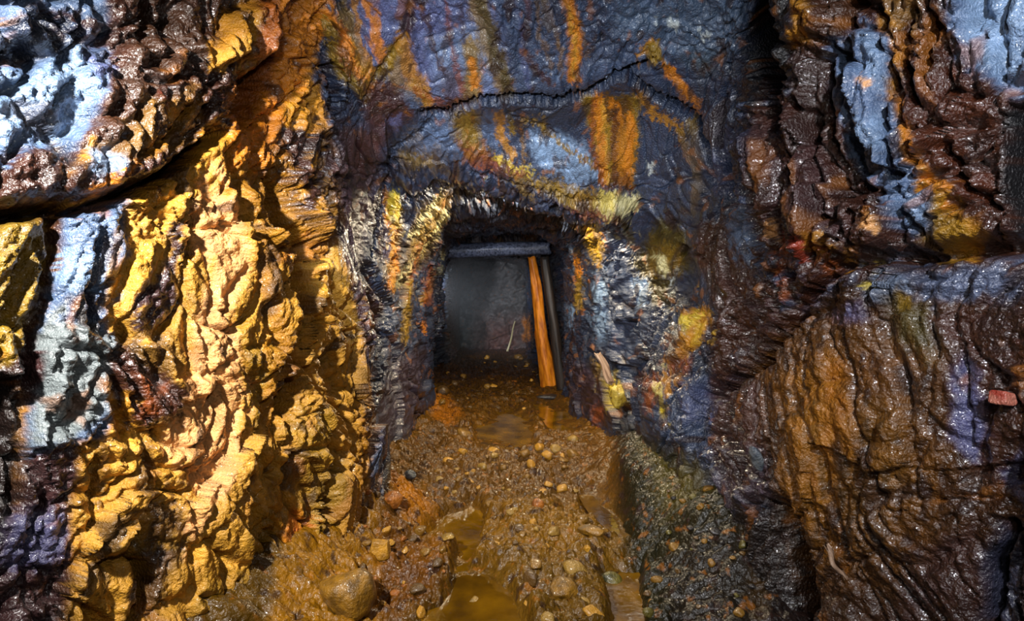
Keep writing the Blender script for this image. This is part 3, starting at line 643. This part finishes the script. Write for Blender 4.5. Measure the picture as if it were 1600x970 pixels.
# ------------------------------------------------------------------ far end
def plane_wall(name, y0, flip):
    xx, zz = np.meshgrid(np.linspace(-1.9, 1.9, 150), np.linspace(-.4, 3.6 if flip else 2.8, 150))
    b = np.stack([xx.ravel(), np.full(xx.size, y0), zz.ravel()], 1).astype(np.float32)
    c, _ = cells(b*[2.2, 1, 2.2], 2)
    f = .12*c+.12*fbm(b*2.3, 4, 5)+.03*ridged(b*9, 3, 8)
    b2 = b.copy(); b2[:, 1] += (f if not flip else -np.abs(f))
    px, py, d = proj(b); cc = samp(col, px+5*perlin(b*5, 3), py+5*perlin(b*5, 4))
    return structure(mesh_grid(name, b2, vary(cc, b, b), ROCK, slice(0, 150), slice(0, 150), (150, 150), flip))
plane_wall('wall_back', 12.9, False)
# ------------------------------------------------------------------ floor
PUD = np.zeros((NY, NX), np.float32)
def pud(s, soft=16):
    pts = pts_of(s); p, sy, sx = bbox(pts, soft)
    PUD[sy, sx] = np.maximum(PUD[sy, sx], sstep(sdf(p, gx[sy, sx], gy[sy, sx]), -soft, soft))
PUDDLES = [
 ('636 1100 664 955 700 925 708 892 752 876 804 905 826 990 834 1100', 'large mustard-brown puddle at the bottom edge with a stone in it'),
 ('665 830 690 800 745 775 755 800 750 850 735 890 705 895 715 850 690 835', 'narrow muddy puddle left of the rubble ridge'),
 ('905 775 950 765 975 800 985 850 940 830 920 800', 'muddy puddle along the foot of the green slope'),
 ('935 885 1000 880 1005 930 1000 1000 960 1010 950 930', 'small puddle among pebbles beside the dark slope'),
 ('832 628 890 630 912 660 880 672 838 655', 'dark puddle at the foot of the orange timber prop'),
 ('740 655 800 630 838 650 830 690 790 705 740 690', 'dark shallow puddle in mid tunnel between mud ridges')]
for s, _ in PUDDLES: pud(s)
streakF = [('mustard', PUDDLES[0][0])]
# floor colours
fcol = np.zeros((NY, NX, 4), np.float32); save = col; col = fcol
paint('floorbase', '-240 -240 1840 -240 1840 1210 -240 1210', 1)
paint('ochre2', '560 640 960 640 1000 760 940 880 660 880 600 760', 30, .25)
paint('tan', '760 780 960 800 1000 970 800 1000 760 900', 30, .3)
paint('orange', '664 622 700 625 722 650 700 668 680 665', 8, .8)
paint('orange', '590 780 660 780 680 800 640 840 590 800', 16, .45)
paint('ochre2', '480 800 590 830 600 970 480 1100 400 1100', 12, .45)
paint('rust', '600 840 700 860 690 920 620 970 560 960', 20, .25)
paint('mossy', '960 700 1020 720 1160 880 1200 1100 1040 1210 990 900 960 800', 16)
paint('olive', '990 760 1090 780 1130 860 1040 860', 18, .8)
paint('dark', '1040 900 1200 900 1220 1210 1040 1210', 20, .6)
paint('umber', '690 540 860 540 870 600 670 600', 14, .7)
paint('rose', '735 520 815 520 815 550 730 552', 8, .8)


paint('dark', '1200 780 1840 700 1840 1210 1190 1210', 16)  # floor painted dark to stand in for the dark slab and shaded gap
paint('umber', '700 560 850 560 960 690 970 800 660 800 640 700', 30, .5)
col = save
FX = ramp((-1.45, -.75, 50), (-.75, 1.2, 520), (1.2, 1.5, 30)); FY = ramp((-1.6, 1.2, 50), (1.2, 1.8, 60), (1.8, 3.2, 300), (3.2, 5, 200), (5, 8, 150), (8, 13.3, 90))
def wall_x(y, right):
    j = 13 if right else 1
    return np.interp(y, nd, net[:, j, 0])
def floor_h(x, y, with_fine=True):
    x = np.asarray(x, np.float32).ravel(); y = np.asarray(y, np.float32).ravel()
    b = np.stack([x, y, np.zeros_like(x)], 1).astype(np.float32)
    px, py, d = proj(b)
    wx = perlin(b*6, 50)*5+perlin(b*20, 52)*5; wy = (perlin(b*6, 51)*5+perlin(b*20, 53)*4)
    pu = samp(PUD, px+wx, py+wy*.6)
    r = wall_x(y, True)-x; l = x-wall_x(y, False)
    base = .26*(1-sstep(r, -.05, .55))*(1-sstep(y, 3.6, 4.6))*sstep(y, 1.9, 2.5)+.05*(1-sstep(r, 0, .4))
    base = base+.16*(1-sstep(l, -.05, .42))*(1-sstep(y, 3.2, 4.4))+.05*(1-sstep(l, 0, .3))
    base = base+.045*sstep(-(x-.28)**2/.07-(y-2.55)**2/.8, -1.6, 0)                    # rubble ridge
    base = base+.045*fbm(b*np.array([2.6, 2.6, 1], np.float32), 3, 55)
    rough = 1-.75*sstep(pu, .2, .7)
    stone, e = cells(b*np.array([10, 14, 1], np.float32)+.3*perlin(b*9, 3)[:, None], 12)
    st2, e2 = cells(b*np.array([26, 34, 1], np.float32), 13)
    f = .018*stone+.018*sstep(e, 0, .5)+.006*st2+.006*sstep(e2, 0, .5)+.062*ridged(b*np.array([3.5, 9, 1], np.float32), 3, 57)+.003*fbm(b*60, 2, 58)
    slope = sstep(.7-r, 0, .5)
    f = f*(1-.45*slope)
    return base+(f-.004)*rough-.08*pu, pu, b, px+wx, py+wy, e
XX, YY = np.meshgrid(FX, FY)
fh, pu, fb, fpx, fpy, fe = floor_h(XX, YY)
fb[:, 2] = fh
fc = samp(fcol, fpx, fpy)
fc[:, 3] = np.clip(.85+.2*pu, 0, 1)
fcv = vary(fc, fb, fb*1.5)
structure(mesh_grid('floor', fb, fcv, MUD, slice(0, len(FY)), slice(0, len(FX)), XX.shape))
def ground(x, y):
    return float(floor_h([x], [y])[0][0])
def at(px, d, z=None, py=None):
    X = (px-CX)*d/F
    return Vector((X, d, HC-(py-CY)*d/F if py is not None else z))
def on_floor(px, py):
    d = HC*F/(py-CY)
    for _ in range(4):
        X = (px-CX)*d/F; d = (HC-ground(X, d))*F/(py-CY)
    return (px-CX)*d/F, d
# ------------------------------------------------------------------ puddle water: flat sheets, each its own thing
def water_material():
    m = bpy.data.materials.new('murky_ochre_water'); m.use_nodes = True; n = m.node_tree.nodes; L = m.node_tree.links; b = n['Principled BSDF']
    nz = n.new('ShaderNodeTexNoise'); nz.inputs['Scale'].default_value = 5; nz.inputs['Detail'].default_value = 4
    geo = n.new('ShaderNodeNewGeometry'); L.new(geo.outputs['Position'], nz.inputs['Vector'])
    cr = n.new('ShaderNodeValToRGB'); cr.color_ramp.elements[0].color = (*lin((84, 56, 6)), 1); cr.color_ramp.elements[1].color = (*lin((140, 98, 10)), 1)
    cr.color_ramp.elements[0].position = .35; cr.color_ramp.elements[1].position = .65
    L.new(nz.outputs['Fac'], cr.inputs[0]); L.new(cr.outputs[0], b.inputs['Base Color'])
    b.inputs['Roughness'].default_value = .06; b.inputs['IOR'].default_value = 1.33; b.inputs['Transmission Weight'].default_value = .25
    n2 = n.new('ShaderNodeTexNoise'); n2.inputs['Scale'].default_value = 22; L.new(geo.outputs['Position'], n2.inputs['Vector'])
    bp = n.new('ShaderNodeBump'); bp.inputs['Distance'].default_value = .0012; L.new(n2.outputs['Fac'], bp.inputs['Height']); L.new(bp.outputs[0], b.inputs['Normal'])
    return m
WATER = water_material()
def tag(o, label, cat, group=None):
    o['label'] = label; o['category'] = cat
    if group: o['group'] = group
    return o
def puddle(s, label):
    pts = pts_of(s); q = []
    cxp = sum(p[0] for p in pts)/len(pts); cyp = sum(p[1] for p in pts)/len(pts)
    ring = []
    for k in range(len(pts)):
        a = Vector(pts[k]); b = Vector(pts[(k+1) % len(pts)])
        for t in range(6): ring.append(a.lerp(b, t/6))
    g = [(cxp+(p.x-cxp)*1.14, cyp+(p.y-cyp)*1.14) for p in ring]
    world = []
    for (x, y) in g:
        d = HC*F/(max(y, 500)-CY); world.append(((x-CX)*d/F, d))
    cx = sum(p[0] for p in world)/len(world); cy = sum(p[1] for p in world)/len(world)
    lev = []
    px_c, py_c = CX+F*cx/cy, 0
    zs_ = floor_h([cx+(p[0]-cx)*.55 for p in world], [cy+(p[1]-cy)*.55 for p in world])[0]
    z = float(np.median(zs_))+(.034 if cyp > 740 else .010)
    v = [(cx, cy, z)]; R_ = 5
    for r in range(1, R_+1):
        for p in world: v.append((cx+(p[0]-cx)*r/R_, cy+(p[1]-cy)*r/R_, z))
    n = len(world); fs = []
    me = bpy.data.meshes.new('puddle')
    for k in range(n): fs.append((0, 1+k, 1+(k+1) % n))
    for r in range(R_-1):
        for k in range(n):
            a = 1+r*n+k; b = 1+r*n+(k+1) % n; fs.append((a, a+n, b+n, b))
    me.from_pydata(v, [], fs); me.materials.append(WATER)
    o = bpy.data.objects.new('puddle', me); C.objects.link(o)
    return tag(o, label, 'puddle')
for s_, lab in PUDDLES: puddle(s_, lab)
# ------------------------------------------------------------------ stones
ico = {}
def icosphere(n):
    if n not in ico:
        import bmesh
        bm = bmesh.new(); bmesh.ops.create_icosphere(bm, subdivisions=n, radius=1)
        ico[n] = (np.array([v.co[:] for v in bm.verts], np.float32), np.array([[v.index for v in f.verts] for f in bm.faces], np.int32)); bm.free()
    return ico[n]
def stone_geo(seed, n=4, planes=11, dims=(1, .8, .6), rough=.05, squash=.62):   # planes=6: a split block
    v, f = icosphere(n); rs = np.random.RandomState(seed)
    nn = rs.normal(size=(planes, 3)); nn /= np.linalg.norm(nn, axis=1)[:, None]; dk = rs.uniform(squash, .98, planes)
    if planes == 6:
        nn = np.array([[1, 0, .25], [-1, 0, .25], [0, 1, .1], [0, -1, .1], [.05, 0, 1], [0, .05, -1]])+rs.normal(size=(6, 3))*.08
        nn /= np.linalg.norm(nn, axis=1)[:, None]; dk = rs.uniform(.58, .7, 6)
    dots = v@nn.T; r = np.where(dots > .05, dk/np.maximum(dots, .05), 9)
    r = np.concatenate([r, np.ones((len(v), 1))], 1)
    k = 30; r = (np.sum(r**-k, 1))**(-1/k)                 # softened polyhedron
    p = v*r[:, None]
    p = p*(1+rough*fbm(v*2.3+seed, 4, seed % 50)+rough*.5*ridged(v*6+seed, 2, 3))[:, None]
    return (p*np.array(dims)).astype(np.float32), f
PROTO = {}
def stone(name, label, cat, loc, dims, colour, seed, rot=(0, 0, 0), n=4, planes=11, rough=.05, group=None, squash=.62):
    mk = colour
    if mk not in STONE_M: STONE_M[mk] = rock_material('stone_'+mk, (70, .007), (220, .003), STONES[mk])
    v, f = stone_geo(seed, n, planes, dims, rough, squash)
    o = raw_mesh(name, v, f, None, STONE_M[mk]); o.location = loc; o.rotation_euler = rot
    o.data.update(); return tag(o, label, cat, group)
STONES = dict(ochre=((150, 104, 14), (206, 148, 40), .4), tan=((98, 68, 12), (152, 108, 26), .6), rusty=((120, 66, 14), (176, 104, 24), .5),
              brown=((66, 44, 12), (104, 72, 20), .6), grey=((64, 72, 82), (106, 112, 116), .7), dark=((26, 24, 26), (52, 44, 38), .8), red=((150, 50, 36), (190, 120, 100), .7),
              lemon=((170, 140, 30), (216, 190, 80), .4), buff=((118, 88, 26), (178, 138, 56), .5), olive=((62, 58, 22), (110, 98, 30), .6), white=((150, 160, 170), (215, 222, 226), .8))
STONE_M = {}
def floor_stone(label, px, py, wpx, hk, colour, seed, planes=9, flat=.9, rough=.05, rz=None, sq=.62):
    x, d = on_floor(px, py); r = wpx*d/F/2
    g = ground(x, d); dims = (r, r*flat, r*hk)
    return stone('stone', label, 'stone', (x, d+r*.3, g+r*hk*.45), dims, colour, seed, (0, 0, 0 if rz is None else rz), planes=planes, rough=rough, squash=sq)
floor_stone('large rounded ochre boulder at the bottom of the left wall, half in gravel', 538, 955, 92, .95, 'tan', 5, 12)
floor_stone('angular pale ochre stone with a flat triangular face beside the left wall foot', 592, 893, 46, 1.0, 'ochre', 17, 6, .6, .02)
floor_stone('single pale stone standing in the large mustard puddle', 738, 950, 34, .7, 'buff', 23, 7)
floor_stone('round brown boulder lying far in, against the black left wall foot', 691, 612, 20, .95, 'brown', 31, 20, .9, .03, None, .85)
floor_stone('triangular rusty stone in mid tunnel left of the orange prop', 803, 596, 14, .7, 'rusty', 37, 5)
floor_stone('wet dark stone glinting white at the foot of the orange prop', 856, 622, 40, .26, 'dark', 41, 9, .5)
floor_stone('smooth rust-brown stone standing in the mud right of the rubble', 841, 792, 20, 1.0, 'rusty', 43, 14, .8, .03, None, .8)
floor_stone('smooth olive-yellow cobble at the edge of the right puddle', 955, 880, 38, .75, 'olive', 47, 14, .8, .03, None, .8)
floor_stone('long slanting tan slab on top of the right-hand rubble', 925, 840, 46, .35, 'tan', 51, 7, .5, .03, -.5)
floor_stone('blocky tan stone in the middle of the rubble ridge near the camera', 880, 935, 52, .75, 'tan', 59, 8)
floor_stone('small bright orange stone on the rubble beside the right puddle', 918, 862, 12, .9, 'ochre', 61, 8)
floor_stone('flat pale stone near the puddle edge at the left of the rubble', 700, 868, 22, .5, 'buff', 67, 8)
floor_stone('orange-coated stone at the foot of the dark left tunnel wall', 612, 770, 34, .8, 'rusty', 71, 8)
floor_stone('blue-grey stone lying in gravel by the left tunnel wall foot', 640, 752, 20, .8, 'grey', 73, 8)
floor_stone('orange pebble in the gravel near the bottom left', 634, 918, 16, .8, 'rusty', 79, 8)
# many loose stones scattered over the mud
rs = np.random.RandomState(11)
zones = [ # pixel box, count, size in pixels, colours, group, label
 ((760, 790, 990, 975), 75, (14, 40), ('tan', 'buff', 'brown', 'ochre'), 'rubble stones on the near mud ridge', 'loose wet rubble stone on the near ridge between the puddles'),
 ((560, 800, 700, 965), 70, (10, 28), ('ochre', 'tan', 'rusty', 'brown'), 'gravel stones below the left wall', 'small gravel stone at the foot of the yellow left wall'),
 ((680, 680, 930, 780), 60, (10, 26), ('tan', 'ochre', 'buff'), 'stones in the mid tunnel mud', 'yellowish stone half sunk in the mid tunnel mud'),
 ((1000, 780, 1190, 965), 60, (8, 22), ('olive', 'dark', 'brown', 'tan'), 'stones on the dark right-hand slope', 'small stone on the dark greenish slope below the right wall'),
 ((690, 555, 850, 640), 35, (7, 15), ('tan', 'brown', 'ochre'), 'stones on the far tunnel floor', 'small stone far down the tunnel floor near the orange prop')]
protos = {}; placed = [(o.location.x, o.location.y, max(o.dimensions)/2) for o in C.objects if o.name.startswith('stone')]
for box, cnt, (s0, s1), cols_, grp, lab in zones:
    for k in range(cnt):
        px_, py_ = rs.uniform(box[0], box[2]), rs.uniform(box[1], box[3])
        x, d = on_floor(px_, py_)
        pv = float(samp(PUD, np.array([px_]), np.array([py_]))[0])
        w_ = rs.uniform(s0, s1)**1.0*(rs.rand()*.5+.6)
        c_ = cols_[rs.randint(len(cols_))]
        if pv > .3 or (abs(x-.86) < .3 and abs(d-7.3) < .4): continue
        r = w_*d/F/2
        if any((x-a)**2+(d-b)**2 < (1.05*(r+c))**2 for a, b, c in placed): continue
        placed.append((x, d, r))
        key = (c_, rs.randint(5)); hk = rs.uniform(.45, .9)
        g = ground(x, d)
        if key not in protos:
            o = stone('stone', lab, 'stone', (0, 0, 0), (1, .8, .7), c_, 100+len(protos)*3, n=3, planes=9, rough=.05, squash=.55); protos[key] = o
        else:
            o = protos[key].copy(); C.objects.link(o)
        o.location = (x, d, g+r*hk*.25); o.scale = (r, r, r*hk/.7); o.rotation_euler = (rs.uniform(-.3, .3), rs.uniform(-.3, .3), rs.uniform(0, 6.28))
        tag(o, lab, 'stone', grp)
# ------------------------------------------------------------------ timber
def wood_material(name, c1, c2, wet=.4, grain=(40, 40, 3)):
    m = bpy.data.materials.new(name); m.use_nodes = True; n = m.node_tree.nodes; L = m.node_tree.links; b = n['Principled BSDF']
    tc = n.new('ShaderNodeTexCoord'); mp = n.new('ShaderNodeMapping'); mp.inputs['Scale'].default_value = grain
    L.new(tc.outputs['Object'], mp.inputs[0]); nz = n.new('ShaderNodeTexNoise'); nz.inputs['Scale'].default_value = 1; nz.inputs['Detail'].default_value = 5
    L.new(mp.outputs[0], nz.inputs['Vector']); cr = n.new('ShaderNodeValToRGB')
    cr.color_ramp.elements[0].position = .35; cr.color_ramp.elements[1].position = .6
    cr.color_ramp.elements[0].color = (*lin(c1), 1); cr.color_ramp.elements[1].color = (*lin(c2), 1)
    L.new(nz.outputs['Fac'], cr.inputs[0]); L.new(cr.outputs[0], b.inputs['Base Color'])
    b.inputs['Roughness'].default_value = .65-.4*wet
    bp = n.new('ShaderNodeBump'); bp.inputs['Distance'].default_value = .006; L.new(nz.outputs['Fac'], bp.inputs['Height']); L.new(bp.outputs[0], b.inputs['Normal'])
    return m
def timber(name, a, b, r0, r1, mat, seed=0, flat=1.0, label=None, cat=None, parent=None, twist=0, segs=40, around=24, amp=.12, square=.0):
    """a rough split log or board from a to b, local z along its length"""
    a = Vector(a); b = Vector(b); L_ = (b-a).length
    t = np.linspace(0, 1, segs); th = np.linspace(0, 2*np.pi, around, endpoint=False)
    T, A = np.meshgrid(t, th, indexing='ij')
    cs, sn = np.cos(A), np.sin(A)
    k = 2+square*6; rad = (np.abs(cs)**k+np.abs(sn)**k)**(-1/k)
    rr = (r0+(r1-r0)*T)*rad
    dirs = np.stack([cs*1.5, sn*1.5, T*L_*1.6], -1).reshape(-1, 3).astype(np.float32)
    nz = fbm(dirs+seed*3.3, 4, seed+2).reshape(T.shape)*amp+ridged(dirs*np.array([3, 3, .5], np.float32), 2, seed+9).reshape(T.shape)*amp*.5
    rr = rr*(1+nz)
    bend = .012*np.sin(T*6+seed)
    v = np.stack([rr*cs+bend, rr*sn*flat, T*L_+.015*np.sin(3*A+seed)*((T > .98)*1.-(T < .02)*1.)], -1).reshape(-1, 3)
    J = np.arange(segs*around).reshape(segs, around)
    q = [(J[i, j], J[i, (j+1) % around], J[i+1, (j+1) % around], J[i+1, j]) for i in range(segs-1) for j in range(around)]
    me = bpy.data.meshes.new(name)
    me.from_pydata([tuple(x) for x in v], [], [tuple(int(k) for k in x) for x in q]+[tuple(int(x) for x in J[0][::-1]), tuple(int(x) for x in J[-1])])
    for p in me.polygons: p.use_smooth = len(p.vertices) == 4
    me.materials.append(mat)
    o = bpy.data.objects.new(name, me); C.objects.link(o)
    o.rotation_euler = (b-a).to_track_quat('Z', 'Y').to_euler(); o.location = a
    if parent: o.parent = parent
    if label: tag(o, label, cat)
    return o
MUDWOOD = wood_material('mud_coated_timber', (150, 76, 6), (214, 128, 22), .3, (18, 18, 5))
DARKWOOD = wood_material('black_wet_timber', (16, 12, 10), (40, 28, 20), .2, (30, 30, 4))
GREYWOOD = wood_material('grey_wet_timber', (48, 54, 70), (104, 112, 136), .6, (6, 40, 40))
PALEWOOD = wood_material('pale_split_wood', (120, 92, 72), (190, 158, 130), .2, (40, 40, 5))
STICKW = wood_material('bleached_stick', (170, 160, 110), (220, 210, 170), .2)
bx, bd = .86, 7.35
timber('timber_prop', (bx, bd, ground(bx, bd)-.03), at(830, 7.15, py=402), .115, .05, MUDWOOD, 3, .9,
       'leaning pit prop coated in bright orange mud under the roof timber', 'timber prop', amp=.3)
timber('timber_prop', (1.0, 7.0, ground(1.0, 7.0)-.03), at(851, 6.95, py=402), .075, .06, DARKWOOD, 5, 1,
       'black wet pit prop leaning just right of the orange prop', 'timber prop')
timber('crossbeam', (-.66, 7.2, 1.95), (.84, 7.15, 1.99), .11, .10, GREYWOOD, 8, .9,
       'grey wet roof timber lying across the tunnel above the orange prop', 'timber beam')
timber('stick', at(793, 11.6, py=548), at(805, 11.9, py=502), .022, .012, STICKW, 9, 1,
       'thin pale stick leaning in the far mist left of the orange prop', 'stick')
timber('broken_board', at(935, 4.2, py=553), at(956, 4.05, py=598), .032, .036, PALEWOOD, 12, .35,
       'short pale pink-brown board end wedged against the dark right tunnel wall', 'board', square=.6, amp=.06)
timber('wood_splinter', at(1292, 1.66, py=858), at(1316, 1.62, py=900), .012, .008, PALEWOOD, 14, .6,
       'small pale wood splinter stuck to the brown slab near the bottom right', 'splinter')
p_ = at(966, 4.0, py=618)
stone('stone', 'knobbly lemon-yellow stone below the pale board end on the right', 'stone', p_, (.07, .07, .1), 'lemon', 81, rough=.14, planes=14)
p_ = at(1566, 1.33, py=622)
stone('stone', 'small red and white block stuck on the brown wall at the right edge', 'stone', p_, (.034, .03, .026), 'red', 86, (0, .1, .3), planes=6, rough=.02)
p_ = at(1182, 2.06, py=716)
stone('stone', 'slim blue-grey slate shard leaning at the left edge of the brown slab', 'stone', p_, (.022, .03, .055), 'grey', 87, (0, -.35, .2), planes=8, rough=.03)

# ------------------------------------------------------------------ thin mist at the far end
import bmesh
bm = bmesh.new(); bmesh.ops.create_cube(bm, size=1)
me = bpy.data.meshes.new('mist'); bm.to_mesh(me); bm.free()
mist = bpy.data.objects.new('mist', me); C.objects.link(mist); mist.location = (0, 10.5, 1.1); mist.scale = (1.6, 4.2, 2.0)
mm = bpy.data.materials.new('far_mist'); mm.use_nodes = True; mm.node_tree.nodes.clear()
mo = mm.node_tree.nodes.new('ShaderNodeOutputMaterial'); mv = mm.node_tree.nodes.new('ShaderNodeVolumeScatter')
mv.inputs['Density'].default_value = .03; mv.inputs['Color'].default_value = (.9, .92, .95, 1)
mm.node_tree.links.new(mv.outputs[0], mo.inputs['Volume']); me.materials.append(mm)
mist['kind'] = 'stuff'; tag(mist, 'thin grey mist hanging in the far end of the tunnel', 'mist')
